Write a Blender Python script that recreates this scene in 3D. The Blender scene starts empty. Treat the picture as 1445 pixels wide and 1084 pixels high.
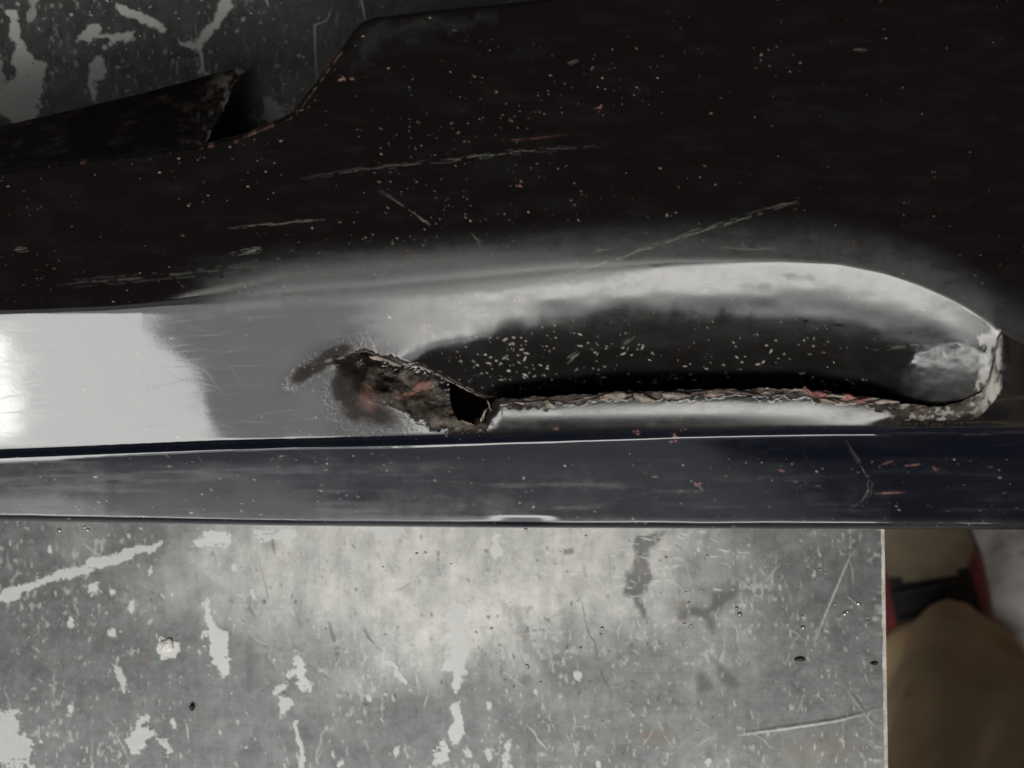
import bpy, bmesh, math, random
import numpy as np
from mathutils import Vector

# ------------------------------------------------------------------ camera, world, lamps
BT = 0.70                    # height of the bench top
CH = 0.40                    # camera height above the bench top
HF = math.radians(40)
K = 2*math.tan(HF/2)/1445.0  # metres per photograph pixel and metre of distance
CU, CV = 722.5, 542.0
sc = bpy.context.scene
cam = bpy.data.cameras.new('camera'); cam_o = bpy.data.objects.new('camera', cam)
sc.collection.objects.link(cam_o); sc.camera = cam_o
cam_o.location = (0, 0, BT+CH); cam_o.rotation_euler = (0, 0, 0)
cam.sensor_width = 36; cam.lens = 18/math.tan(HF/2)
cam.clip_start = 0.01; cam.clip_end = 50
cam.dof.use_dof = True; cam.dof.focus_distance = 0.365; cam.dof.aperture_fstop = 20

w = bpy.data.worlds.new('World'); sc.world = w; w.use_nodes = True
w.node_tree.nodes['Background'].inputs[0].default_value = (0.030, 0.025, 0.024, 1)
w.node_tree.nodes['Background'].inputs[1].default_value = 1.0

def area(name, x0, x1, y0, y1, h, rad, col):
    a = bpy.data.lights.new(name, 'AREA'); a.shape = 'RECTANGLE'
    a.size = x1-x0; a.size_y = y1-y0; a.energy = rad*math.pi*(x1-x0)*(y1-y0); a.color = col
    o = bpy.data.objects.new(name, a); o.location = ((x0+x1)/2, (y0+y1)/2, BT+h)
    sc.collection.objects.link(o); return o
A_ = area('main_ceiling_lamp', -1.12, -0.32, -1.74, -0.80, 1.40, 8.0, (1.0, 0.98, 0.95)); A_.rotation_euler.z = math.radians(30)  # main ceiling lamp, inferred from its bright rectangle in the panel's left band
area('ceiling_lamp', -0.80,  0.74, -1.60, -0.66, 1.42, 2.7, (0.96, 0.99, 1.0))
area('tube_lamp',    -0.05,  0.70, -1.19, -0.70, 1.38, 9.0, (1.0, 0.97, 0.90))
area('bulb_lamp',    -0.82, -0.68, -1.15, -1.03, 1.36, 12.0, (1.0, 0.99, 0.96))
area('reflection_fill', -1.30, 0.80, -0.64, -0.40, 1.43, 0.6, (0.95, 0.98, 1.0))  # added dim panel that greys the reflections in crease and groove
area('bench_pool_fill', -0.30, 0.02, -0.30, -0.12, 1.30, 5.0, (1.0, 0.98, 0.93))  # unseen overhead light added for the bright pool on the bench
sc.view_settings.view_transform = 'Standard'; sc.view_settings.look = 'None'
sc.view_settings.exposure = 0.2; sc.view_settings.gamma = 1

# ------------------------------------------------------------------ helpers
rng = np.random.default_rng(7); random.seed(7)
C = sc.collection
def interp(u, pts):
    a = np.array(pts, float); return np.interp(u, a[:, 0], a[:, 1])
def smooth_interp(u, pts, r=12):
    u = np.asarray(u, float); s = 0
    offs = np.linspace(-r, r, 9); wts = np.cos(offs/r*1.3); wts = wts/wts.sum()
    for o, q in zip(offs, wts): s = s+q*interp(u+o, pts)
    return s
def sstep(a, b, x):
    t = np.clip((x-a)/(b-a), 0, 1); return t*t*(3-2*t)
def vnoise(x, y, seed=0):
    x = np.asarray(x, float); y = np.asarray(y, float)
    r = np.random.default_rng(seed).random((256, 256))
    xi = np.floor(x).astype(int); yi = np.floor(y).astype(int)
    fx = x-xi; fy = y-yi; fx = fx*fx*(3-2*fx); fy = fy*fy*(3-2*fy)
    g = lambda a, b: r[a & 255, b & 255]
    return (g(xi, yi)*(1-fx)+g(xi+1, yi)*fx)*(1-fy)+(g(xi, yi+1)*(1-fx)+g(xi+1, yi+1)*fx)*fy
def fbm(x, y, seed=0, n=4):
    s = 0; a = 1; t = 0
    for i in range(n):
        s = s+a*vnoise(x*2**i+17*i, y*2**i+5*i, seed+i); t += a; a *= .55
    return s/t
def unproj(u, v, z):         # photograph pixel + height above the bench -> place
    d = CH-z
    return (u-CU)*K*d, -(v-CV)*K*d, BT+z
def link(o, parent=None):
    C.objects.link(o)
    if parent: o.parent = parent
    return o
def empty(name, loc, label=None, cat=None, group=None):
    o = link(bpy.data.objects.new(name, None)); o.location = loc; o.empty_display_size = .02
    if label: o['label'] = label
    if cat: o['category'] = cat
    if group: o['group'] = group
    return o
def np_mesh(name, P, F, mats, parent=None, attr=None, attr_name='wear', smooth=True):
    """P (n,3) world, F (m,4) faces; vertex positions are stored relative to the parent"""
    P = np.asarray(P, float)
    if parent is not None: P = P-np.array(parent.location)
    used = np.unique(F); remap = np.full(len(P), -1); remap[used] = np.arange(len(used))
    P = P[used]; F = remap[F]
    me = bpy.data.meshes.new(name)
    n = F.shape[1]
    me.vertices.add(len(P)); me.vertices.foreach_set('co', P.astype(np.float32).ravel())
    me.loops.add(F.size); me.loops.foreach_set('vertex_index', F.astype(np.int32).ravel())
    me.polygons.add(len(F)); me.polygons.foreach_set('loop_start', np.arange(0, F.size, n, dtype=np.int32))
    me.polygons.foreach_set('use_smooth', np.full(len(F), smooth))
    me.update(calc_edges=True)
    if attr is not None:
        A = me.attributes.new(attr_name, 'FLOAT_COLOR', 'POINT')
        A.data.foreach_set('color', attr[used].astype(np.float32).ravel())
    me.materials.append(mats)
    return link(bpy.data.objects.new(name, me), parent)
def grid_faces(nr, nc, flip=False):
    i = np.arange(nr*nc).reshape(nr, nc)
    f = np.stack([i[:-1, :-1], i[1:, :-1], i[1:, 1:], i[:-1, 1:]], -1)
    return f      # (nr-1, nc-1, 4), rows go down the picture -> normals up
class Canvas:
    """a sheet of wear marks laid out on the thing's own surface"""
    def __init__(s, u0, u1, v0, v1):
        s.u0, s.u1, s.v0, s.v1 = u0, u1, v0, v1
        s.nv, s.nu = v1-v0+1, u1-u0+1
        s.V, s.U = np.mgrid[v0:v1+1, u0:u1+1].astype(float)
    def new(s): return np.zeros((s.nv, s.nu), np.float32)
    def win(s, u, v, ru, rv):
        a = int(max(0, min(s.nu-1, u-ru-s.u0))); b = int(max(1, min(s.nu, u+ru-s.u0+1)))
        c = int(max(0, min(s.nv-1, v-rv-s.v0))); d = int(max(1, min(s.nv, v+rv-s.v0+1)))
        return slice(c, d), slice(a, b)
    def blob(s, ch, u, v, ru, rv, val=1., ang=0., soft=.35, jag=0., js=.12, seed=0):
        m = max(ru, rv)*1.6+3; w_ = s.win(u, v, m, m)
        U = s.U[w_]-u; V = s.V[w_]-v; c, n = math.cos(ang), math.sin(ang)
        a = (U*c+V*n)/ru; b = (-U*n+V*c)/rv; r = np.sqrt(a*a+b*b)
        if jag: r = r+jag*(fbm(s.U[w_]*js, s.V[w_]*js, seed, 4)-.5)*2
        k = val*(1-sstep(1-soft, 1+soft, r)); ch[w_] = np.maximum(ch[w_], k)
    def line(s, ch, pts, wd=1., val=1., jag=0., taper=True, wob=0., seed=0, break_=0., js=.25):
        pts = np.array(pts, float)
        tot = np.hypot(*(pts[1:]-pts[:-1]).T).sum(); run = 0
        for (a, b) in zip(pts[:-1], pts[1:]):
            mu, mv = (a+b)/2; L = np.hypot(*(b-a))+1e-6; m = L/2+wd*2.5+4+wob
            w_ = s.win(mu, mv, m, m); U = s.U[w_]; V = s.V[w_]
            if U.size == 0:
                run += L; continue
            d = (b-a)/L; t = ((U-a[0])*d[0]+(V-a[1])*d[1])/L; tc = np.clip(t, 0, 1)
            off = wob*(vnoise(tc*L/14, tc*0, seed+3)-.5)*2 if wob else 0
            dist = np.abs(-(U-a[0])*d[1]+(V-a[1])*d[0]+off)
            end = np.maximum(np.maximum(-t, t-1), 0)*L
            dist = np.hypot(dist, end)
            ww = wd*(1+jag*(fbm(U*js, V*js, seed, 3)-.5)*2.6) if jag else wd
            k = val*np.clip(ww/2+.6-dist, 0, 1)
            if taper: k = k*np.clip(np.sin(np.pi*np.clip((run+tc*L)/tot, .02, .98)), 0, 1)**.6
            run += L
            if break_: k = k*np.clip((vnoise(U*.11, V*.11, seed+9)-break_)*6, 0, 1)
            ch[w_] = np.maximum(ch[w_], k)
    def poly(s, ch, pts, val=1., soft=2., jag=0., js=.1, seed=0):
        p = np.array(pts, float); c = (p.min(0)+p.max(0))/2; h = (p.max(0)-p.min(0))/2+8+jag
        w_ = s.win(c[0], c[1], h[0], h[1]); U = s.U[w_]; V = s.V[w_]
        if jag:
            U = U+jag*(fbm(U*js, V*js, seed, 4)-.5)*2.5; V = V+jag*(fbm(V*js+9, U*js, seed+5, 4)-.5)*2.5
        ins = np.zeros(U.shape, bool); dm = np.full(U.shape, 1e9)
        for (a, b) in zip(p, np.roll(p, -1, 0)):
            cnd = ((a[1] > V) != (b[1] > V))
            with np.errstate(divide='ignore', invalid='ignore'):
                xs = (b[0]-a[0])*(V-a[1])/(b[1]-a[1]+1e-12)+a[0]
            ins ^= cnd & (U < xs)
            d = b-a; t = np.clip(((U-a[0])*d[0]+(V-a[1])*d[1])/(d@d+1e-9), 0, 1)
            dm = np.minimum(dm, np.hypot(U-a[0]-t*d[0], V-a[1]-t*d[1]))
        sd = np.where(ins, dm, -dm)
        ch[w_] = np.maximum(ch[w_], val*np.clip(sd/soft+.5, 0, 1))
    def at(s, ch, u, v):
        x = np.clip(u-s.u0, 0, s.nu-1.001); y = np.clip(v-s.v0, 0, s.nv-1.001)
        i = x.astype(int); j = y.astype(int); fx = x-i; fy = y-j
        return (ch[j, i]*(1-fx)+ch[j, i+1]*fx)*(1-fy)+(ch[j+1, i]*(1-fx)+ch[j+1, i+1]*fx)*fy
def in_poly(U, V, pts):
    p = np.array(pts, float); ins = np.zeros(U.shape, bool)
    for (a, b) in zip(p, np.roll(p, -1, 0)):
        ins ^= ((a[1] > V) != (b[1] > V)) & (U < (b[0]-a[0])*(V-a[1])/(b[1]-a[1]+1e-12)+a[0])
    return ins

# ------------------------------------------------------------------ materials
class Mat:
    def __init__(s, name):
        s.m = bpy.data.materials.new(name); s.m.use_nodes = True
        s.t = s.m.node_tree; s.b = s.t.nodes['Principled BSDF']
    def n(s, typ, **kw):
        x = s.t.nodes.new(typ)
        for k, v in kw.items(): setattr(x, k, v)
        return x
    def l(s, a, b): s.t.links.new(a, b)
    def coord(s):
        if not hasattr(s, '_c'): s._c = s.n('ShaderNodeTexCoord').outputs['Object']
        return s._c
    def noise(s, scale, detail=4, rough=.6, stretch=None, dist=0):
        x = s.n('ShaderNodeTexNoise'); x.inputs['Scale'].default_value = scale
        x.inputs['Detail'].default_value = detail; x.inputs['Roughness'].default_value = rough
        x.inputs['Distortion'].default_value = dist
        if stretch:
            mp = s.n('ShaderNodeMapping'); mp.inputs['Scale'].default_value = stretch[:3]
            if len(stretch) > 3: mp.inputs['Rotation'].default_value = (0, 0, stretch[3])
            s.l(s.coord(), mp.inputs[0]); s.l(mp.outputs[0], x.inputs['Vector'])
        else: s.l(s.coord(), x.inputs['Vector'])
        return x.outputs['Fac']
    def ramp(s, fac, stops):
        r = s.n('ShaderNodeValToRGB'); e = r.color_ramp.elements
        while len(e) < len(stops): e.new(.5)
        for q, (p, c) in zip(e, stops):
            q.position = p; q.color = (c, c, c, 1) if isinstance(c, (int, float)) else (*c, 1)
        s.l(fac, r.inputs[0]); return r.outputs[0]
    def mix(s, fac, a, b, mode='MIX'):
        x = s.n('ShaderNodeMix', data_type='RGBA', blend_type=mode)
        for k_, val in ((0, fac), (6, a), (7, b)):
            sock = x.inputs[k_]
            if isinstance(val, (int, float)):
                sock.default_value = val if k_ == 0 else (val, val, val, 1)
            elif isinstance(val, tuple): sock.default_value = (*val, 1)
            else: s.l(val, sock)
        return x.outputs[2]
    def math(s, op, a, b=0., c=None, clamp=False):
        x = s.n('ShaderNodeMath', operation=op, use_clamp=clamp)
        for i, val in enumerate((a, b, c)):
            if val is None: continue
            if isinstance(val, (int, float)): x.inputs[i].default_value = val
            else: s.l(val, x.inputs[i])
        return x.outputs[0]
    def attr(s, name='wear'):
        a = s.n('ShaderNodeAttribute', attribute_name=name)
        sp = s.n('ShaderNodeSeparateColor'); s.l(a.outputs['Color'], sp.inputs[0])
        return sp.outputs[0], sp.outputs[1], sp.outputs[2], a.outputs['Alpha']
    def bump(s, h, strength, dist=.001):
        b = s.n('ShaderNodeBump'); b.inputs['Strength'].default_value = strength
        b.inputs['Distance'].default_value = dist; s.l(h, b.inputs['Height']); s.l(b.outputs[0], s.b.inputs['Normal'])
    def set(s, **kw):
        for k, v in kw.items():
            k = k.replace('_', ' ')
            for q in s.b.inputs:
                if q.name.lower() == k.lower():
                    if isinstance(v, bpy.types.NodeSocket): s.l(v, q)
                    elif isinstance(v, tuple): q.default_value = (*v, 1)
                    else: q.default_value = v
        return s

def mat_skin(name, paint):
    m = Mat(name)
    chip, pink, haze, bare = m.attr()
    film = m.noise(60, 6, .7, (1, 3.2, 1, .12)); film2 = m.noise(300, 3, .7)
    dust = m.math('MULTIPLY', haze, m.math('MULTIPLY_ADD', film, 1.1, m.math('MULTIPLY', film2, .9)))
    col = m.mix(m.math('MULTIPLY', dust, .085, clamp=True), paint, (.15, .152, .148))
    bcol = m.ramp(m.noise(260, 5, .65), [(.28, (.014, .010, .008)), (.45, (.050, .039, .033)), (.6, (.105, .092, .078)), (.78, (.24, .22, .19))])
    b1 = m.math('MULTIPLY', bare, 2., clamp=True); b2 = m.math('MULTIPLY_ADD', bare, 2., -1., clamp=True)
    col = m.mix(b1, col, m.mix(m.noise(120, 4), (.010, .0075, .0065), (.030, .023, .019))); col = m.mix(b2, col, bcol)
    col = m.mix(chip, col, (.60, .58, .54))
    col = m.mix(pink, col, m.mix(m.noise(700, 3), (.20, .10, .08), (.44, .22, .19)))
    ro = m.math('MULTIPLY_ADD', m.math('MINIMUM', dust, 1.6), .17, .04)
    ro = m.math('MAXIMUM', ro, m.math('MULTIPLY', m.math('MAXIMUM', m.math('MAXIMUM', chip, pink), b1), .5))
    m.set(base_color=col, roughness=ro, specular_ior_level=m.math('MAXIMUM', m.math('MULTIPLY_ADD', b1, -.75, .5), .06))
    h = m.math('MULTIPLY', m.noise(900, 3, .6), m.math('MULTIPLY_ADD', bare, .5, .003))
    m.bump(h, .7, .0012)
    return m.m
def mat_torn(name, a, b, c):
    m = Mat(name)
    f = m.noise(500, 5, .7, (1, 1, 1)); m.set(base_color=m.ramp(f, [(.3, a), (.5, b), (.72, c)]), roughness=.62)
    m.bump(m.noise(1200, 3), .6, .0005); return m.m
def mat_bench():
    m = Mat('scuffed_steel')
    light, stain, rust, bare = m.attr()
    n1 = m.noise(26, 6, .62); n2 = m.noise(210, 7, .78); n3 = m.noise(70, 4, .6, (9, .6, 1, .1))
    base = m.ramp(m.math('MULTIPLY_ADD', n1, .45, m.math('MULTIPLY', n2, .55)),
                  [(.36, (.070, .075, .074)), (.5, (.120, .126, .124)), (.64, (.175, .181, .178))])
    n4 = m.noise(330, 4, .7, (1, .07, 1, .05)); n5 = m.noise(300, 4, .7, (.06, 1, 1, .2))
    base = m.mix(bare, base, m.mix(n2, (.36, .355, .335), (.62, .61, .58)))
    base = m.mix(.26, base, m.ramp(m.math('MULTIPLY_ADD', n4, .8, m.math('MULTIPLY', n5, .2)), [(.36, .45), (.5, .82), (.62, 1.)]), 'MULTIPLY')
    base = m.mix(m.math('MULTIPLY', rust, .6), base, (.16, .11, .07))
    base = m.mix(m.math('MULTIPLY', stain, .8), base, (.05, .045, .04))
    base = m.mix(light, base, m.mix(n2, (.46, .455, .44), (.62, .615, .595)))
    met = m.math('MULTIPLY_ADD', m.math('MAXIMUM', m.math('MAXIMUM', light, stain), rust), -.76, .76, clamp=True)
    ro = m.math('MULTIPLY_ADD', n2, .12, .36)
    ro = m.math('MULTIPLY_ADD', m.math('MAXIMUM', light, stain), .2, ro)
    m.set(base_color=base, metallic=met, roughness=ro)
    m.bump(m.math('MULTIPLY_ADD', n3, .4, m.noise(500, 4, .7)), .05, .0006)
    return m.m
def mat_simple(name, a, b, scale, rough=.7, metal=0., bs=.3, bscale=None, bd=.001):
    m = Mat(name); f = m.noise(scale, 5, .65)
    m.set(base_color=m.ramp(f, [(.3, a), (.7, b)]), roughness=rough, metallic=metal)
    m.bump(m.noise(bscale or scale*4, 4), bs, bd); return m.m
def mat_floor():
    m = Mat('worn_concrete')
    n1 = m.noise(22, 6, .6); n2 = m.noise(60, 5, .7)
    base = m.ramp(m.math('MULTIPLY_ADD', n1, .6, m.math('MULTIPLY', n2, .4)), [(.36, (.16, .15, .135)), (.48, (.36, .35, .33)), (.62, (.52, .51, .49))])
    m.set(base_color=base, roughness=.75); m.bump(n2, .2, .002); return m.m
def mat_cloth(name, a, b):
    m = Mat(name); wv = m.n('ShaderNodeTexWave'); wv.inputs['Scale'].default_value = 420; wv.inputs['Distortion'].default_value = 1.5
    m.l(m.coord(), wv.inputs[0])
    f = m.noise(14, 5, .6)
    m.set(base_color=m.ramp(f, [(.3, a), (.7, b)]), roughness=.95); m.bump(wv.outputs['Fac'], .25, .001); return m.m
M_SKIN = mat_skin('black_car_paint', (.0044, .0034, .0032)); M_LIP = mat_skin('black_paint_blue_reflection', (.0026, .0036, .0080)); M_BENCH = mat_bench(); M_FLOOR = mat_floor()  # the lip's navy tint is a blue reflection put into its colour
M_TORN = mat_torn('torn_primer', (.035, .022, .018), (.17, .12, .10), (.42, .35, .30))
M_TORNL = mat_torn('torn_plastic', (.07, .055, .045), (.22, .185, .15), (.42, .37, .31))
M_TORND = mat_torn('dark_torn_primer', (.012, .008, .007), (.06, .042, .036), (.16, .12, .10))
M_RED = mat_torn('red_filler', (.07, .02, .02), (.20, .07, .065), (.36, .18, .16))

# ------------------------------------------------------------------ floor and workbench
fl = np.array([[-3, -3, 0], [3, -3, 0], [3, 3, 0], [-3, 3, 0]], float)
floor = np_mesh('floor', fl, np.array([[0, 1, 2, 3]]), M_FLOOR); floor['kind'] = 'structure'

bench = empty('workbench', (-.30, .05, 0), 'scuffed grey steel workbench with white paint scrapes under the black panel', 'workbench')
BC = Canvas(-40, 1260, -40, 1110)
light, stain, rust, bare_glow, bh = BC.new(), BC.new(), BC.new(), BC.new(), BC.new()
def P_(pts, **k): BC.poly(light, pts, soft=1.6, jag=k.pop('jag', 7)*1.25, js=k.pop('js', .085), **k)
# white scrapes, lower part of the bench
P_([(636, 850), (656, 849), (658, 900), (662, 940), (650, 955), (648, 985), (640, 975), (636, 948), (626, 940), (634, 910), (633, 880)], seed=1, jag=9)
P_([(637, 992), (652, 990), (650, 1030), (642, 1056), (637, 1040)], seed=2)
P_([(618, 1058), (632, 1045), (634, 1070), (615, 1080)], seed=3, jag=10)
P_([(282, 845), (292, 850), (300, 880), (318, 895), (328, 950), (308, 958), (296, 935), (292, 900)], seed=4, jag=10)
P_([(-40, 852), (60, 815), (150, 782), (228, 764), (225, 774), (180, 790), (90, 818), (-40, 862)], seed=5, jag=6, val=.8)
P_([(270, 762), (285, 748), (310, 745), (335, 752), (322, 768), (305, 772), (285, 768)], seed=6, jag=12)
P_([(350, 752), (400, 745), (420, 760), (370, 768)], seed=7, jag=12, val=.85)
P_([(-20, 990), (20, 1000), (44, 1050), (30, 1084), (-30, 1080)], seed=8, jag=16, val=.7)
P_([(185, 1020), (205, 1012), (212, 1050), (195, 1066), (184, 1050)], seed=9, jag=12, val=.8)
P_([(415, 925), (424, 928), (438, 975), (428, 978), (416, 950)], seed=10, jag=8)
P_([(414, 1018), (420, 1018), (432, 1084), (424, 1084)], seed=11, jag=5, val=.8)
P_([(535, 910), (545, 925), (574, 962), (572, 968), (555, 950)], seed=12, jag=6)
P_([(692, 754), (702, 756), (710, 782), (702, 792), (696, 780)], seed=13, jag=6)
P_([(395, 985), (411, 985), (411, 1003), (396, 1004)], seed=14, jag=6, val=.8)
P_([(715, 1055), (720, 1045), (716, 1084), (706, 1084)], seed=15, jag=8, val=.8)
P_([(155, 935), (166, 945), (182, 970), (178, 976), (164, 958)], seed=16, jag=7, val=.7)
P_([(222, 902), (246, 900), (247, 922), (226, 928)], seed=17, jag=8)
P_([(225, 1040), (240, 1050), (246, 1062), (232, 1060)], seed=18, jag=9, val=.7)
P_([(500, 745), (580, 745), (560, 757), (510, 755)], seed=19, jag=12, val=.6)
for i, (u, v, r) in enumerate([(132, 830, 9), (158, 836, 6), (100, 878, 7), (185, 856, 7), (158, 893, 8), (574, 912, 7), (815, 953, 7), (756, 977, 4),
        (625, 900, 5), (690, 995, 5), (395, 972, 7), (408, 952, 5), (1000, 1075, 6), (560, 1060, 5), (520, 985, 5), (245, 1020, 6), (100, 1000, 6),
        (330, 800, 5), (356, 838, 5), (212, 805, 4), (70, 775, 5), (480, 1078, 4), (660, 1062, 7), (690, 1065, 6), (845, 1080, 4)]):
    BC.blob(light, u, v, r*.7, r*random.uniform(.7, 1.6), .85, random.gauss(0, .5), .25, .8, .28, 40+i)
for i in range(150):
    u, v = random.uniform(-30, 1240), random.uniform(745, 1100)
    if random.random() < .65: u = random.uniform(-30, 620)
    BC.blob(light, u, v, random.uniform(.8, 2.4), random.uniform(1, 5), random.uniform(.15, .6), random.gauss(0, .5), .4, .8, .35, i)
for i in range(110):     # fine scrapes, mostly running up and down
    u, v = random.uniform(-30, 1240), random.uniform(745, 1100); L = random.uniform(8, 70); a = random.gauss(1.35, .45)
    BC.line(light, [(u, v), (u+L*math.cos(a), v+L*math.sin(a))], random.uniform(.6, 2.2), random.uniform(.12, .5), .6, wob=3, seed=i, break_=.3)
# upper left bench
Q = lambda pts, val=.8, jag=8, seed=0: BC.poly(light, pts, val, 3, jag, .1, seed)
Q([(8, 10), (22, 14), (34, 60), (52, 85), (66, 95), (58, 130), (52, 172), (34, 178), (-6, 160), (-30, 140), (22, 110), (20, 70)], seed=21)
Q([(108, 52), (122, 38), (140, 30), (145, 45), (170, 48), (190, 45), (186, 60), (165, 60), (150, 50), (135, 52), (126, 60)], seed=22)
Q([(162, 3), (178, 8), (215, 26), (236, 40), (232, 46), (200, 32), (164, 14)], seed=23, jag=5)
Q([(312, -6), (334, -6), (322, 20), (286, 62), (293, 105), (286, 104), (280, 72), (258, 66), (252, 56), (272, 60), (300, 28)], seed=24, jag=6)
Q([(138, 78), (146, 78), (147, 110), (135, 112), (136, 145), (128, 145), (126, 95)], seed=25, jag=5)
Q([(-30, 70), (0, 80), (10, 120), (-30, 140)], seed=26, val=.6)
Q([(40, -30), (52, -6), (48, 25), (40, 30)], .5, seed=27)
for pts in ([(469, 8), (462, 28), (444, 36), (446, 104)], [(508, -10), (516, 30)], [(372, -10), (380, 10)]):
    BC.line(light, pts, 2.6, .75, .5, seed=5)
Q([(368, 138), (383, 136), (403, 160), (398, 172), (362, 172), (370, 160)], .6, 7, seed=28)
for i in range(120):
    BC.blob(light, random.uniform(-30, 520), random.uniform(-30, 180), random.uniform(.8, 3.5), random.uniform(.8, 4), random.uniform(.2, .8), random.random()*3, .4, .5, .2, i+300)
for i in range(40):
    u, v = random.uniform(-30, 520), random.uniform(-30, 180); L = random.uniform(10, 60); a = random.gauss(1.5, .3)
    BC.line(light, [(u, v), (u+L*math.cos(a), v+L*math.sin(a))], random.uniform(.8, 2.2), random.uniform(.1, .4), .6, wob=3, seed=i, break_=.3)
# dark stains
S_ = lambda pts, val, soft, jag, seed: BC.poly(stain, pts, val, soft, jag, .06, seed)
S_([(900, 752), (935, 748), (930, 765), (917, 780), (918, 822), (900, 842), (915, 870), (905, 868), (888, 842), (878, 840), (890, 800)], .85, 7, 8, 1)
S_([(960, 858), (1000, 856), (1010, 838), (1035, 822), (1045, 832), (1030, 850), (1010, 868), (1005, 895), (998, 872), (962, 872)], .8, 10, 8, 2)
S_([(1075, 830), (1095, 832), (1120, 862), (1112, 872), (1095, 862)], .6, 14, 8, 3)
S_([(980, 950), (995, 948), (1005, 972), (990, 978)], .6, 8, 5, 4); S_([(1005, 932), (1030, 945), (1042, 968), (1028, 975)], .6, 8, 5, 5)
S_([(710, 850), (738, 856), (738, 885), (715, 880)], .3, 10, 8, 6); S_([(795, 775), (808, 773), (808, 782), (796, 783)], .7, 4, 3, 7)
BC.blob(rust, 925, 1040, 22, 9, .7, 0, .6, .6, .08, 4); BC.blob(rust, 205, 925, 9, 6, .7, 0, .6, .6, .1, 5); BC.blob(rust, 1150, 1060, 70, 20, .35, 0, .8, .7, .05, 6)
for i in range(26): BC.blob(rust, random.uniform(0, 1240), random.uniform(750, 1084), random.uniform(2, 9), random.uniform(2, 6), random.uniform(.2, .6), random.random()*3, .5, .6, .1, 70+i)
for i in range(330):
    u = random.gauss(620, 360); v = random.uniform(745, 1000)
    BC.blob(stain, u, v, random.uniform(.6, 2.0), random.uniform(.7, 3.6), random.uniform(.2, .8), random.gauss(0, .6), .4, .8, .3, i+500)
DL = [([(811, 824), (828, 880), (850, 945), (869, 1005)], 2.2, .6), ([(382, 758), (391, 786)], 3.5, .6), ([(366, 785), (380, 855)], 2.2, .4), ([(460, 868), (470, 900), (480, 945)], 5, .55),
      ([(512, 886), (535, 915)], 3.5, .55), ([(357, 830), (352, 858), (364, 875)], 2.6, .5), ([(660, 897), (688, 926)], 2.5, .45), ([(725, 895), (780, 887)], 2.4, .5),
      ([(672, 818), (668, 850)], 3, .4), ([(824, 795), (828, 826)], 4, .35), ([(405, 880), (420, 930), (478, 965)], 2, .35), ([(1040, 880), (1065, 905)], 2, .3), ([(560, 835), (585, 818)], 2.4, .4),
      ([(865, 968), (890, 960)], 2, .35), ([(920, 888), (1005, 884)], 2, .3), ([(1075, 785), (1100, 790)], 1.8, .5), ([(1085, 797), (1098, 801)], 1.8, .5), ([(303, 780), (308, 800)], 3, .35), ([(1155, 750), (1148, 780)], 2, .3), ([(345, 880), (352, 905)], 2.4, .4)]
for i, (p, wd, val) in enumerate(DL): BC.line(stain, p, wd, val, .7, wob=2, seed=i, break_=.18)
for i in range(70):
    u, v = random.gauss(600, 350), random.uniform(750, 1000); L = random.uniform(5, 30); a = random.choice([random.gauss(1.4, .4), random.gauss(0, .25)])
    BC.line(stain, [(u, v), (u+L*math.cos(a), v+L*math.sin(a))], random.uniform(.8, 2), random.uniform(.15, .45), .7, wob=3, seed=i+60, break_=.35)
# worn bare metal, brightened towards the middle to paint in the lamp's pool
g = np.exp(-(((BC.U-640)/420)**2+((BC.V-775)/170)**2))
bare_glow = (sstep(.30, .98, g*.85+fbm(BC.U*.010, BC.V*.012, 90, 5)*.52)*(.35+.65*fbm(BC.U*.05, BC.V*.03, 93, 4))).astype(np.float32)
for i in range(30):
    u, v = random.uniform(860, 1050), random.uniform(750, 850); L = random.uniform(4, 22)
    BC.line(light, [(u, v), (u+L, v+random.uniform(-3, 5))], random.uniform(1, 2.5), random.uniform(.4, .9), .6, wob=2, seed=i+800)
# gouged lines (relief in mm)
BC.line(bh, [(1205, 772), (1195, 782), (1168, 850), (1146, 905)], 5, .09, .3, seed=3); BC.line(bh, [(1146, 905), (1136, 940), (1130, 950)], 4, .07, .5, seed=3)
BC.line(bh, [(1040, 1036), (1100, 1028), (1180, 1016), (1220, 1006), (1246, 996)], 4, .06, .4, seed=4); BC.line(bh, [(1190, 965), (1220, 1005), (1240, 1030)], 3, .04, .5, seed=6)
BC.line(stain, [(1203, 774), (1193, 784), (1165, 850), (1143, 905)], 1.5, .5, .6, seed=9); BC.line(light, [(1208, 776), (1199, 786), (1171, 852), (1149, 907)], 1.6, .6, .6, seed=9)
BC.line(light, [(1040, 1038), (1100, 1030), (1180, 1018), (1220, 1008)], 1.4, .5, .6, seed=19)
fine = sstep(.60, .72, fbm(BC.U*.20, BC.V*.11, 95, 5)*.7+.3*fbm(BC.U*.012, BC.V*.012, 97, 3)); light = np.maximum(light, .35*fine.astype(np.float32))
bh = bh+light*.03+fbm(BC.U*.02, BC.V*.02, 31, 3)*.08+fbm(BC.U*.2, BC.V*.2, 35, 2)*.006

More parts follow.
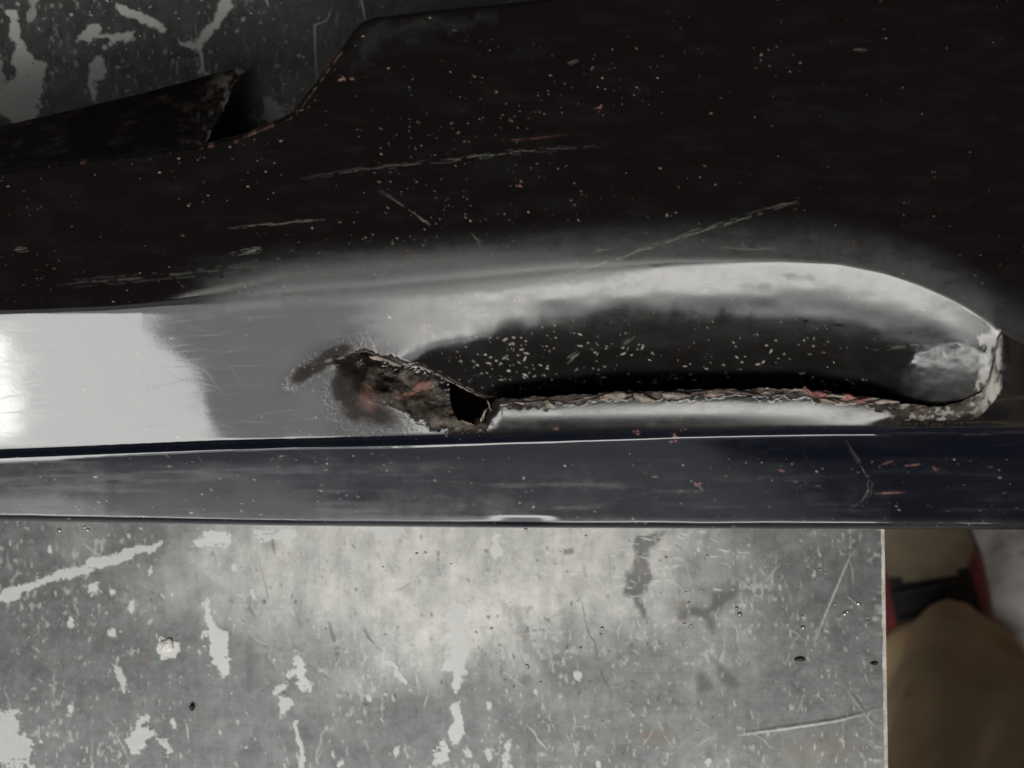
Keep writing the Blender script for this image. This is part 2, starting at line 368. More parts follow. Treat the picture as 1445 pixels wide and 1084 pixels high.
def bench_lines(lo, hi, dense, step, coarse):
    out = []
    for a, b, s_ in coarse: out += list(np.arange(a, b, s_))
    for a, b in dense: out += list(np.arange(a, b, step))
    return np.array(sorted(set(np.round(out, 3))))
bu = bench_lines(0, 0, [(-30, 1236)], 1.5, [(-2600, -30, 60)]); bu = np.append(bu, 1243.)
bv = bench_lines(0, 0, [(-30, 195), (736, 1098)], 1.5, [(-2200, -30, 60), (195, 736, 9), (1098, 1750, 40)])
V_, U_ = np.meshgrid(bv, bu, indexing='ij')
frac = sstep(1236, 1243.1, U_)
U2 = U_+(5*(V_-745)/339+1.3*(fbm(V_*.05, V_*0, 8, 4)-.5)*2.2)*(U_ >= 1236)*np.clip((U_-1236)/7, 0, 1)
H = BC.at(bh, U_, V_)*1e-3*((U_ > -30)*(V_ > -30)*(V_ < 1098))
X, Y, Z = unproj(U2, V_, 0*U_); Z = Z+H
bP = np.stack([X, Y, Z], -1).reshape(-1, 3)
bA = np.stack([BC.at(c, U_, V_) for c in (light, stain, rust, bare_glow)], -1)
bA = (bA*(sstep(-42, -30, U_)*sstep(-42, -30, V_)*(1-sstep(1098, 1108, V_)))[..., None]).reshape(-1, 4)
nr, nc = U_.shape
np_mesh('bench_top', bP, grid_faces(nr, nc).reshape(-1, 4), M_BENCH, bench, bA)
# worn chamfer along the right-hand end of the plate, then the plate's side and the skirt under it
M_EDGE = mat_simple('chipped_white_edge', (.42, .38, .33), (.74, .71, .65), 220, .6, .0, .4)
top = np.stack([X[:, -1], Y[:, -1], Z[:, -1]], -1)
outx = unproj(1248.+5*(bv-745)/339, bv, 0*bv-.0007)[0]
r1 = np.stack([outx, top[:, 1], 0*outx+BT-.0007], -1); r2 = r1+np.array([.0003, 0, -.007]); r3 = r2+np.array([-.012, 0, 0])
EP = np.concatenate([top, r1, r2, r3]); n = len(bv); idx = np.arange(4*n).reshape(4, n)
EF = np.stack([idx[:-1, :-1], idx[:-1, 1:], idx[1:, 1:], idx[1:, :-1]], -1).reshape(-1, 4)[:, ::-1]
np_mesh('edge_strip', EP, EF, M_EDGE, bench, smooth=False)
def box_mesh(name, c, s_, mat, parent, bev=.002):
    bm = bmesh.new(); bmesh.ops.create_cube(bm, size=1)
    for q in bm.verts: q.co = Vector((q.co.x*s_[0], q.co.y*s_[1], q.co.z*s_[2]))
    bmesh.ops.bevel(bm, geom=bm.edges[:], offset=bev, segments=2, affect='EDGES')
    me = bpy.data.meshes.new(name); bm.to_mesh(me); bm.free(); me.materials.append(mat)
    o = link(bpy.data.objects.new(name, me), parent); o.location = Vector(c)-(parent.location if parent else Vector()); return o
M_LEG = mat_simple('bench_leg_steel', (.06, .07, .07), (.12, .13, .13), 60, .5, .6)
x0, x1 = bP[:, 0].min(), .1; y0, y1 = bP[:, 1].min(), bP[:, 1].max()
box_mesh('under_frame', ((x0+x1)/2, (y0+y1)/2, BT-.045), (x1-x0-.03, y1-y0-.03, .07), M_LEG, bench)
for sx in (x0+.04, x1-.045):
    for sy in (y0+.04, y1-.04): box_mesh('leg', (sx, sy, (BT-.08)/2), (.05, .05, BT-.08), M_LEG, bench)
# weld spatter: hard little beads stuck on the plate
M_BEAD = mat_simple('weld_bead', (.16, .16, .155), (.62, .61, .58), 300, .32, .7)
bm = bmesh.new()
beads = [(1132, 870, 3), (1133, 886, 5), (1178, 853, 3), (1192, 866, 5), (1196, 863, 4), (1211, 852, 4), (1224, 871, 3), (1224, 877, 2.5), (1157, 803, 3), (1165, 808, 3),
         (1112, 795, 2), (850, 887, 4), (848, 895, 3), (820, 914, 3), (744, 940, 4), (763, 963, 3), (745, 943, 2.5), (1040, 858, 4), (1044, 867, 5), (972, 850, 3), (975, 883, 3), (966, 880, 3),
         (672, 893, 3), (694, 887, 3), (600, 780, 3), (588, 781, 3), (742, 747, 4), (728, 744, 3), (827, 757, 3), (998, 785, 3), (940, 787, 3), (990, 833, 2.5), (968, 836, 2.5), (124, 748, 4), (120, 744, 3), (84, 749, 4),
         (540, 800, 2.5), (595, 868, 2), (1006, 1012, 2), (1180, 1000, 2), (1192, 1043, 2.2), (850, 1018, 2.5), (760, 730, 3)]
for u, v, r in beads+[(random.uniform(0, 1230), random.uniform(750, 1084), random.uniform(1, 2.2)) for _ in range(60)]+[(random.uniform(0, 400), random.uniform(0, 150), random.uniform(1, 3)) for _ in range(50)]:
    x, y, z = unproj(u, v, 0); r *= .0002/1.3
    q = bmesh.ops.create_icosphere(bm, subdivisions=1, radius=r)
    for vv in q['verts']: vv.co = Vector((vv.co.x*random.uniform(.8, 1.3)+x, vv.co.y*random.uniform(.8, 1.2)+y, vv.co.z*.6+z+r*.1))-bench.location
for f in bm.faces: f.smooth = True
me = bpy.data.meshes.new('weld_spatter'); bm.to_mesh(me); bm.free(); me.materials.append(M_BEAD)
o = link(bpy.data.objects.new('weld_spatter', me), bench); o['kind'] = 'stuff'

# ------------------------------------------------------------------ the damaged car panel
panel = empty('car_panel', (0, .02, BT), 'dented glossy black car panel with a long torn gouge, lying across the steel bench', 'car panel')
PC = Canvas(-120, 1560, -160, 770)
U, V = PC.U, PC.V; u1 = PC.U[0]
Kc = smooth_interp(u1, [(-600, 452), (0, 441), (150, 436), (300, 424), (400, 412), (500, 406), (600, 397), (700, 388), (800, 379), (950, 371), (1100, 369), (1180, 373), (1250, 387), (1300, 404), (1350, 427), (1382, 447), (1412, 470), (1450, 490), (1700, 560), (2000, 570)], 14)
Wc = smooth_interp(u1, [(-600, 12), (100, 14), (230, 15), (340, 26), (420, 42), (560, 44), (750, 34), (900, 18), (1050, 8), (1200, 4), (1420, 4), (1500, 14), (2000, 30)], 30)
Rc = smooth_interp(u1, [(-600, 662), (0, 634), (290, 623), (560, 616), (850, 608), (1000, 604), (1150, 602), (1450, 600), (2000, 600)], 16)
Bc = smooth_interp(u1, [(-600, 728), (0, 735), (400, 742), (720, 745), (1000, 746), (1450, 747.5), (2000, 749)], 30)
MMPX = .172
def base_slope():
    s = np.full(U.shape, .03)
    band = .36+.0*U
    band = band+.03*sstep(0, 1, (Rc-V)/180)*0
    # the band between crease and ridge: a little flatter just above the ridge, steepening into the ridge
    s = s+(band-s)*sstep(-1, 1, (V-Kc)/Wc)
    s = s+.11*sstep(-62, -4, V-Kc)*(1-sstep(-4, 6, V-Kc))*interp(U, [(-200, .1), (200, .2), (400, .8), (600, 1), (1450, .9), (1600, .3)])
    rg = V-Rc; fo = 1.
    s = s+fo*1.35*np.exp(-((rg-7)/4.6)**2)                         # rounded step under the ridge
    tw = np.interp(U, [-200, 0, 250, 420, 560, 760, 950, 1150, 1560], [18, 17, 13, 8, 15, 13, 9, 6, 5])+4*(fbm(U/60, U*0, 14, 3)-.5)
    s = s*(1-sstep(6, 6+tw, rg))+ interp(U, [(-600, .20), (0, .192), (400, .188), (800, .16), (1000, .12), (1200, .08), (1400, .05), (2000, .05)])*sstep(6, 6+tw, rg)  # groove floor
    s = s+fo*.95*np.exp(-((rg-8)/3.6)**2)
    bl = V-Bc
    wl = 6+3*(fbm(U/90, U*0, 13, 3)-.5); s = s+2.9*sstep(-1, 1, (bl+4)/wl); s = s+(.40-s)*np.exp(-((U-738)/40)**4)*np.exp(-((bl+11)/5)**4)           # rolled bottom lip
    return s
sb = base_slope()
z = 71-np.cumsum(sb, 0)*MMPX
sp = lambda x, w_: w_*np.logaddexp(0, x/w_)
bend = 1404-168*sstep(558, 602, V); fw = 4+6*sstep(560, 640, V)
z = z-.30*MMPX*fw*np.logaddexp(0, (U-bend)/fw)      # the panel falls away at its right end
z = z-.05*MMPX*sp(1200-U, 60)*0
z = z+.10*(fbm(U/150, V/90, 11, 2)-.5)+.010*(fbm(U/45, V/30, 12, 2)-.5)
# small creases and dings
def ridge(pts, wd, amp):
    global z
    c = PC.new(); PC.line(c, pts, wd*3.2, 1.)
    p = np.array(pts, float); dm = np.full(U.shape, 1e9)
    for a, b in zip(p[:-1], p[1:]):
        d = b-a; t = np.clip(((U-a[0])*d[0]+(V-a[1])*d[1])/(d@d), 0, 1); dm = np.minimum(dm, np.hypot(U-a[0]-t*d[0], V-a[1]-t*d[1]))
    z = z+amp*np.exp(-(dm/wd)**2)
dd = (V-np.interp(U, [300, 408, 440, 500, 560], [590, 538, 516, 500, 500])); am = sstep(385, 450, U)*(1-sstep(510, 560, U))

zL = z.copy()
# the gouge: the face above the tear is bent down and in
Q0 = smooth_interp(u1, [(-600, 900), (440, 620), (500, 540), (560, 505), (640, 478), (720, 455), (800, 446), (900, 438), (1000, 442), (1150, 450), (1250, 472), (1310, 500), (1400, 500), (1440, 620), (2000, 900)], 22)
q = .10*sstep(25, 60, V-Kc)*sstep(650, 850, U)*(1-sstep(1380, 1405, U))+1.05*sstep(0, 118, V-Q0+22*(fbm(U/34, V/70, 57, 4)-.5)+14)*sstep(470, 640, U)*(1-.8*sstep(1200, 1330, U))
drop = np.cumsum(q, 0)*MMPX
drop = drop+.5*sstep(1365, 1402, U)*sstep(470, 520, V)*1.5*(U < 1430)
zU = z-drop
# bulging patch at the gouge's right end
eu = U+26*(fbm(U/34, V/30, 22, 3)-.5); ev = V+20*(fbm(U/30, V/26, 23, 3)-.5); e = ((eu-1342)/66)**2+((ev-530)/46)**2
zU = zU+.9*np.maximum(0, 1-e)**1.5+.22*np.maximum(0, 1-e)*(fbm(U/24, V/16, 21, 3)-.5)
zU = zU+.14*(fbm(U/60, V/30, 55, 2)-.5)*sstep(380, 420, V)*sstep(600, 800, U)*(1-sstep(1380, 1410, U))
# crumpled, torn metal at the gouge's left end
pU = U+22*(fbm(U/40, V/26, 49, 2)-.5)-.10*(V-540); pit = sstep(466, 552, pU)*(1-sstep(672, 712, U))*(1-sstep(-46, 6, V-np.minimum(604, 556+(U-500)*.32)+12*(fbm(U/24, V/24, 47, 3)-.5)))
zL = zL-pit*(6.0+2.6*(fbm(U/26+V/40, V/18, 41, 4)-.5))
zL = zL+1.3*(fbm(U/14+V/25, V/9, 44, 4)-.5)*pit
# ragged lower lip of the tear
tear = sstep(690, 720, U)*(1-sstep(1398, 1408, U))
Sc = interp(u1, [(-600, 540), (300, 522), (440, 508), (500, 498), (520, 500), (545, 508), (560, 516), (575, 513), (586, 517), (600, 521), (620, 530), (640, 541), (655, 548), (670, 556), (690, 563), (760, 560), (850, 555), (930, 551), (1010, 549), (1080, 550), (1140, 549), (1200, 557), (1250, 566), (1290, 571), (1330, 573), (1362, 566), (1385, 553), (1395, 532), (1401, 508), (1408, 478), (1414, 471), (1460, 492), (1700, 560), (2000, 575)])
inT = sstep(498, 508, u1)*(1-sstep(1404, 1413, u1))
jagL = inT*((fbm(u1*.06, u1*0, 61, 4)-.5)*9); jagU = inT*(1-sstep(690, 730, u1))*((fbm(u1*.09, u1*0+3, 63, 4)-.5)*9)
CL = Sc+jagL*sstep(700, 730, u1)*(1-sstep(1370, 1390, u1))+jagU
CUp = Sc+jagU+inT*16*sstep(700, 740, u1)*(1-sstep(1300, 1400, u1))
lipz = np.exp(-np.maximum(V-Sc, 0)/5.)*tear
zL = zL+lipz*(.7*(fbm(U/9+V/5, V/6, 71, 3)-.45)); zL = zL-1.25*np.exp(-np.maximum(V-Sc, 0)/14.)*tear*(.8+.4*fbm(U/60, V*0, 72, 2))
ex = .20*sstep(576, 600, V)*(1-sstep(606, 616, V))*sstep(600, 720, U)*(1-sstep(960, 1250, U)); zL = zL-np.cumsum(ex, 0)*MMPX
rim = sstep(1230, 1290, U)*(1-sstep(1415, 1425, U))*np.exp(-((V-Sc-14)/13.)**2)
zL = zL+rim*(.35+1.0*(fbm(U/9, V/9, 77, 3)-.5))

# --- wear marks on the paint
chip, pink, haze, bare = PC.new(), PC.new(), PC.new(), PC.new()
haze += .08+.22*sstep(.42, .8, fbm(U/50, V/14, 101, 5))
haze += .30*sstep(360, 460, V)*sstep(300, 700, U)*(1-sstep(600, 640, V))+.32*sstep(640, 660, V)
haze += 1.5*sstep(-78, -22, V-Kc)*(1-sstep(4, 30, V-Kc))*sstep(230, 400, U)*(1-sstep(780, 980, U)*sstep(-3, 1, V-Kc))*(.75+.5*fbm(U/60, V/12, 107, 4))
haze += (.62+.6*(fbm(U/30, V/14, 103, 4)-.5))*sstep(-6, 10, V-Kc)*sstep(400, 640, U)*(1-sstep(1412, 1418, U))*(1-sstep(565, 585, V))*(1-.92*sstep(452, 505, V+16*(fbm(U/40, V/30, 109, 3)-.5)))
dn = np.random.default_rng(5); R_ = random.Random(11)
def specks(n, ur, vr, r0, r1, val0, val1, ch, el=1.6, dens=None):
    k = 0
    while k < n:
        u, v = R_.uniform(*ur), R_.uniform(*vr)
        if dens is not None and R_.random() > dens(u, v): 
            k += .2; continue
        r = r0+(r1-r0)*R_.random()**3
        PC.blob(ch, u, v, r*R_.uniform(1, el), r, val0+(val1-val0)*R_.random()**2.2, R_.gauss(-.05, .35), .5); k += 1
dn_ = fbm(U/55, V/34, 111, 3)
left_heavy = lambda u, v: (1-.75*sstep(600, 1300, u))*min(1., max(.04, (dn_[int(np.clip(v+160, 0, 920)), int(np.clip(u+120, 0, 1670))]-.42)*5.5))
specks(1700, (-60, 1500), (-40, 440), .25, .8, .05, .55, chip, 2.6, left_heavy)
for (cu_, cv_) in [(720, 200), (560, 300), (640, 330), (740, 270), (300, 240), (620, 190), (850, 120)]:
    specks(24, (cu_-90, cu_+90), (cv_-45, cv_+45), .3, 1.0, .15, .7, chip, 2.6)
specks(110, (-60, 1500), (-40, 430), .5, 1.5, .10, .5, pink, 2., left_heavy)
for _ in range(22):
    c0, c1 = R_.uniform(700, 1200), R_.gauss(515, 20)
    if c1 > 548: c1 = 530
    for _k in range(int(R_.uniform(4, 16))):
        u_, v_ = c0+R_.gauss(0, 26), c1+R_.gauss(0, 9); r_ = .4+.8*R_.random()**2
        if v_ < 552: PC.blob(chip, u_, v_, r_*R_.uniform(1, 3.6), r_*.75, R_.uniform(.25, 1), R_.gauss(-.25, .4), .5)
specks(80, (600, 780), (470, 560), .35, 1.1, .3, .9, chip, 2.2); specks(70, (690, 1240), (450, 520), .35, 1.1, .3, .9, chip, 2)
specks(230, (-60, 1500), (640, 745), .35, 1.0, .15, .7, chip, 3)
specks(70, (-60, 1500), (640, 745), .5, 1.6, .2, .6, pink, 3.5)
specks(70, (0, 700), (400, 620), .4, 1.3, .15, .6, chip, 2.5); specks(40, (300, 1300), (380, 620), .6, 1.8, .3, .8, pink, 2.)
dark = PC.new()
specks(130, (0, 1350), (390, 600), .6, 2.0, .5, 1, dark, 4)
for (u, v, r) in [(491, 108, 8), (735, 262, 6), (848, 152, 5), (262, 155, 6), (700, 132, 3), (720, 170, 3), (735, 423, 6), (602, 463, 6), (985, 685, 5), (990, 692, 4), (395, 648, 7), (1320, 663, 4), (528, 492, 6), (900, 610, 5), (955, 620, 6)]:
    for _ in range(5): PC.blob(pink, u+R_.gauss(0, r*.8), v+R_.gauss(0, r*.5), R_.uniform(.8, r*.55), R_.uniform(.5, r*.16+.5), R_.uniform(.2, .9), R_.gauss(-.2, .6), .5, .9, .35, int(u)+_)
LN = [([(425, 252), (520, 238), (640, 225), (740, 213), (860, 205)], 1.3, .5), ([(770, 395), (850, 372), (960, 335), (1060, 305), (1125, 286)], 1.8, .65), ([(320, 322), (465, 309)], 1.5, .6), ([(530, 265), (560, 285), (608, 318)], 2, .3), ([(588, 305), (607, 317)], 3, .6),
      ([(80, 402), (180, 394), (290, 383), (372, 375)], 6, .16), ([(328, 361), (352, 355), (370, 354)], 2.4, .7), ([(345, 357), (368, 351)], 2, .7), ([(1195, 622), (1212, 650), (1226, 678), (1226, 695), (1215, 710), (1200, 716)], 2.4, .35), ([(1010, 350), (1100, 352)], 2, .4),
      ([(20, 354), (35, 351)], 3, .5), ([(840, 355), (862, 352)], 2, .5), ([(665, 330), (685, 350)], 2, .5), ([(800, 90), (815, 84)], 2, .5), ([(1075, 296), (1125, 284)], 1.4, .5), ([(440, 515), (470, 507), (500, 501)], 2.4, .95), ([(465, 517), (480, 516)], 1.6, .8), ([(798, 510), (818, 498)], 2.5, .9), ([(880, 487), (895, 470)], 2, .7), ([(1300, 506), (1325, 503), (1340, 506)], 2, .7),
      ([(1225, 495), (1290, 487), (1360, 494)], 1.4, .5), ([(1200, 70), (1225, 72)], 2, .3), ([(980, 400), (1010, 398)], 1.5, .4)]
for i, (p, wd, val) in enumerate(LN):
    PC.line(chip, p, wd*.5, val*.42, .7, seed=i, wob=1., break_=.25)
    for k_ in (-1, 1):
        o_ = k_*(1+wd*R_.uniform(.5, 1)); PC.line(chip, [(a+R_.uniform(-6, 6), b+o_+R_.uniform(-.8, .8)) for a, b in p], wd*.35, val*.25, .7, seed=i+40*k_+90, wob=1.2, break_=.42)
for i, p in enumerate([[(340, 195), (410, 168), (420, 158)], [(60, 236), (120, 229)], [(280, 208), (335, 200)], [(1230, 697), (1276, 695)], [(1275, 658), (1300, 655)], [(418, 163), (440, 132), (482, 74), (505, 43)], [(690, 200), (750, 196), (800, 190)], [(980, 680), (989, 690), (985, 700)], [(1150, 686), (1180, 685)], [(1240, 657), (1262, 650)]]):
    PC.line(pink, p, [2.4, 3.4, 4, 1.8, 2, 1.5, 1.2, 2, 1.3, 2][i], [.5, .7, .55, .6, .5, .3, .2, .6, .4, .3][i], .9, seed=i+30, break_=[.5, .3, .35, .22, .22, .52, .3, .2, .3, .3][i])
for i in range(300):        # polishing swirls in the clear coat
    u = R_.uniform(-40, 1400); v = R_.uniform(float(np.interp(u, u1, Kc))+22, 640); L = R_.uniform(15, 110); a = R_.gauss(-.12, .12) if R_.random() < .75 else R_.gauss(.9, .2)
    PC.line(haze, [(u, v), (u+L*math.cos(a), v+L*math.sin(a))], R_.uniform(.6, 1.6), R_.uniform(.4, .9), 0)
for i in range(160):
    u, v = R_.uniform(-40, 1500), R_.uniform(-30, 400); L = R_.uniform(8, 60); a = R_.gauss(-.12, .1)
    PC.line(haze, [(u, v), (u+L*math.cos(a), v+L*math.sin(a))], R_.uniform(.6, 1.4), R_.uniform(.2, .5), 0)
haze *= (1-.8*dark)
PC.poly(haze, [(500, 60), (520, 36), (700, 20), (690, 34), (540, 60), (500, 110)], .9, 20, 14, .05, 3)
for _ in range(9): PC.blob(haze, R_.uniform(700, 1380), R_.uniform(385, 440), R_.uniform(15, 50), R_.uniform(6, 16), R_.uniform(.7, 1.5), R_.gauss(0, .2), .8, .7, .06, _)
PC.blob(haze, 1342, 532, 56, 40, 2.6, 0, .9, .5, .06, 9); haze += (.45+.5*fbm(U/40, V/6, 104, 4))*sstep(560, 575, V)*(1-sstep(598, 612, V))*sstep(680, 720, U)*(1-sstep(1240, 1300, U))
haze += sstep(-18, -10, V-Bc)*(.3+.8*fbm(U/120, U*0, 105, 2))*(1-.9*np.exp(-((U-738)/50)**4))
haze += .5*sstep(.5, .8, fbm(U/160, V/9, 106, 4))*sstep(640, 655, V)
# bare, broken material along the tear
near = V-(Sc+jagL)
lipb = tear*sstep(-1, 1, near+2)*(1-sstep(4, 17, near+26*(fbm(U/16, V/10, 81, 3)-.45)))*(.35+.65*sstep(.35, .6, fbm(U/20, V/10, 86, 3)))
tornp = PC.new(); PC.poly(tornp, [(520, 512), (560, 526), (604, 530), (640, 555), (640, 588), (668, 596), (688, 590), (680, 602), (650, 608), (612, 602), (590, 590), (566, 580), (542, 572), (526, 562), (514, 540)], 1., 9, 10, .08, 6)
bareL = np.maximum(lipb*.95, tornp*(.25+.75*sstep(.32, .55, fbm(U/20, V/13, 83, 4)+.22*sstep(530, 640, U)*sstep(530, 590, V))))
corner = (V < 594-np.maximum(0, U-1362)**2/60.)
rimb = corner*sstep(1240, 1290, U)*(1-sstep(1408, 1418, U))*(V > Sc)*(1-sstep(16, 34, V-np.minimum(Sc, 573+0*Sc)-0*U+8*(fbm(U/9, V/9, 84, 3)-.5)))
bareL = np.maximum(bareL, rimb*.85)
bareL = np.maximum(bareL, (U > 1380)*(1-sstep(1409, 1414, U))*(V > Sc)*corner*.9)
def gauss_(u, v, ru, rv, val, ang=0.):
    c_, n_ = math.cos(ang), math.sin(ang); a_ = ((U-u)*c_+(V-v)*n_)/ru; b_ = (-(U-u)*n_+(V-v)*c_)/rv
    return (val*np.exp(-(a_*a_+b_*b_)*1.4)).astype(np.float32)
grime_reflection = np.maximum(np.maximum(gauss_(490, 540, 28, 42, .55, .1), gauss_(450, 514, 32, 15, .45, -.5)), np.maximum(np.maximum(gauss_(528, 584, 52, 26, .36, .25), gauss_(500, 566, 34, 44, .4)), np.maximum(gauss_(468, 503, 46, 19, .42, -.45), gauss_(430, 526, 32, 14, .45, -.62))))  # grime beside the flap; further left the dent's dark reflection is painted in
grime_reflection = grime_reflection*(.7+.6*fbm(U/14, V/10, 110, 4))
bareU = grime_reflection*(V < Sc+1)*1.0; bareL = np.maximum(bareL, grime_reflection*(V > Sc))
bareU = np.maximum(bareU, (inT*(1-sstep(690, 740, u1)))*sstep(-5, -2, V-Sc-jagU)*.9)
chunk = PC.new(); PC.poly(chunk, [(522, 502), (548, 503), (575, 510), (600, 520), (580, 518), (562, 528), (546, 518)], .9, 3, 4, .15, 4); bareU = np.maximum(bareU, chunk)
whU = PC.new(); PC.poly(whU, [(1380, 472), (1412, 466), (1410, 482), (1400, 505), (1394, 530), (1384, 548), (1374, 552), (1384, 515), (1390, 495)], .45, 5, 10, .12, 6); PC.poly(whU, [(495, 508), (504, 499), (507, 512)], 1, 2)
dark2 = PC.new(); PC.blob(dark2, 560, 560, 50, 30, 1, 0, .6, .5, .05, 4)
pinkL = pink.copy(); PC.line(pinkL, [(555, 562), (580, 556), (600, 543)], 6, .7, .8, seed=2); PC.blob(pinkL, 598, 545, 9, 6, .6, 0, .5, .6, .15, 3); PC.blob(pinkL, 520, 560, 12, 16, .25, 0, .6, .7, .1, 3)
for u, v, r in [(1150, 553, 9), (1138, 551, 7), (1195, 561, 8), (1212, 563, 8), (1160, 560, 6)]: PC.blob(pinkL, u, v, r, r*.6, .7, 0, .4, .7, .15, u)
hazeL = haze
chipL = np.maximum(chip, (.5*sstep(1372, 1396, U)*(1-sstep(1410, 1416, U))*(V > Sc)*corner*sstep(.38, .62, fbm(U/8, V/14, 88, 4))).astype(np.float32))
chipL = np.maximum(chipL, (.35*rimb*sstep(.5, .65, fbm(U/7, V/6, 89, 4))).astype(np.float32))

def sheet(cols, vtop, vbot, n, zf, attrs, power=1.):
    t = np.linspace(0, 1, n)[:, None]
    Vv = vtop[None]+(vbot-vtop)[None]*t; Uu = np.repeat(cols[None], n, 0)
    zz = PC.at(zf, Uu, Vv)*1e-3
    P = np.stack(unproj(Uu, Vv, zz), -1)
    A = np.stack([PC.at(c, Uu, Vv) for c in attrs], -1)
    w_ = sstep(-70, -42, Uu)*(1-sstep(1490, 1530, Uu)); A[..., 0] *= w_; A[..., 1] *= w_; A[..., 3] *= w_; A[..., 2] = A[..., 2]*w_+.2*(1-w_)
    return Uu, Vv, P, A
cols = np.concatenate([np.arange(-1500, -120, 30), np.arange(-120, -40, 5), np.arange(-40, 1486, 1.3), np.arange(1486, 1560, 5), np.arange(1560, 2600, 30)])
g_ = lambda c: np.interp(cols, u1, c)
Tc = interp(cols, [(-600, 330), (-60, 256), (0, 246), (60, 237), (200, 222), (290, 208), (350, 192), (413, 164), (419, 156), (440, 128), (482, 72), (500, 46), (512, 36), (530, 30), (600, 21), (700, 11), (800, 0), (900, -14), (1445, -60), (2000, -110)])
Tc = Tc+(fbm(cols*.05, cols*0, 15, 4)-.5)*5*(cols > -40)*(cols < 540)
# upper face
Uu, Vv, P, A = sheet(cols, Tc, g_(CUp), 430, zU, (np.maximum(chip, whU), pink, haze, bareU))
nr, nc = Uu.shape
edge = (P[0]-P[1]); rimr = [P[0]+np.array([0, .0012, -.0012]), P[0]+np.array([0, .0014, -.0032]), P[0]+np.array([0, -.001, -.0040])]
Pf = np.concatenate([np.stack(rimr[::-1]), P]); Af = np.concatenate([np.repeat(A[:1], 3, 0), A])
np_mesh('upper_face', Pf.reshape(-1, 3), grid_faces(nr+3, nc).reshape(-1, 4), M_SKIN, panel, Af.reshape(-1, 4))
# lower lip of the tear and the band down to the ridge; the crumpled piece is a part of its own
Uu, Vv, P, A = sheet(cols, g_(CL), g_(Rc), 78, zL, (chipL, pinkL, hazeL, bareL))
F = grid_faces(*Uu.shape); cu = Uu[:-1, :-1]+.6; cv = Vv[:-1, :-1]+.6
hole = in_poly(cu+3*(fbm(cu*.2, cv*.2, 7, 2)-.5), cv+6*(fbm(cu*.15, cv*.15, 8, 3)-.5), [(634, 536), (700, 540), (702, 560), (692, 572), (688, 582), (684, 594), (676, 590), (662, 597), (650, 596), (640, 584), (636, 570)])
flap = in_poly(cu, cv, [(508, 490), (700, 490), (690, 610), (600, 600), (508, 592)]) & ~hole
np_mesh('lower_band', P.reshape(-1, 3), F[~hole & ~flap], M_SKIN, panel, A.reshape(-1, 4))
tf = np_mesh('torn_flap', P.reshape(-1, 3), F[flap], M_SKIN, panel, A.reshape(-1, 4)); tf['label'] = 'crumpled brown torn metal beside the black hole'
# bottom lip strip with its rolled edge
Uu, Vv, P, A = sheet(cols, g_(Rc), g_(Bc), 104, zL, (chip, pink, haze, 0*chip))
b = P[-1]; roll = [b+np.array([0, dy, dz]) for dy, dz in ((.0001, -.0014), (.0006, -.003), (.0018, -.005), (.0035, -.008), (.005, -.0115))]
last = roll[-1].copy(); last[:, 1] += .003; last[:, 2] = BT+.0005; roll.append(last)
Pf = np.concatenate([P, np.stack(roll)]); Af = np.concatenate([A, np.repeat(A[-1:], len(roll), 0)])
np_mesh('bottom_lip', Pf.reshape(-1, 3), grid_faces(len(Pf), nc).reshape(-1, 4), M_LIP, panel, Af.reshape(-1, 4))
# folded-down flange behind the upper left edge
fc = np.concatenate([np.arange(-1500, -40, 20), np.arange(-40, 347, 1.6)])
Ft = np.interp(fc, cols, Tc)+1.0; Fo = interp(fc, [(-600, 300), (0, 178), (100, 156), (200, 132), (260, 116), (310, 102), (335, 97), (350, 100)])
n = 46; t = np.linspace(0, 1, n)[:, None]
Vv = Ft[None]+(Fo-Ft)[None]*t; Uu = np.repeat(fc[None], n, 0)
cut = interp(Vv, [(60, 352), (100, 346), (120, 330), (140, 322), (160, 314), (180, 300), (200, 292), (215, 285)])+5*(fbm(Vv*.12, Vv*0, 19, 3)-.5)
Uu = np.minimum(Uu, cut)
ztop = PC.at(zU, fc, Ft)*1e-3-.0004
zz = ztop[None]+(.012-ztop)[None]*(t**.8)+.0006*(fbm(Uu/30, Vv/20, 66, 3)-.5)
P = np.stack(unproj(Uu, Vv, zz), -1)
A = np.stack([np.maximum(PC.at(chip, Uu, Vv)*.8, .85*sstep(46, 4, cut-Uu)*sstep(.45, .62, fbm(Uu/8, Vv/10, 73, 4))), PC.at(pink, Uu, Vv), .15+.5*fbm(Uu/40, Vv/16, 67, 3), .85*sstep(34, 4, cut-Uu+16*(fbm(Uu/9, Vv/9, 68, 4)-.5))*(.6+.55*fbm(Uu/14, Vv/14, 70, 3))*1.2+.50+.55*sstep(.42, .66, fbm(Uu/22, Vv/8+Uu/40, 69, 5))*sstep(.36, .6, fbm(Uu/50, Vv/20, 74, 3))], -1)
np_mesh('back_flange', P.reshape(-1, 3), grid_faces(n, len(fc))[::-1, :, ::-1].reshape(-1, 4), M_SKIN, panel, A.reshape(-1, 4))

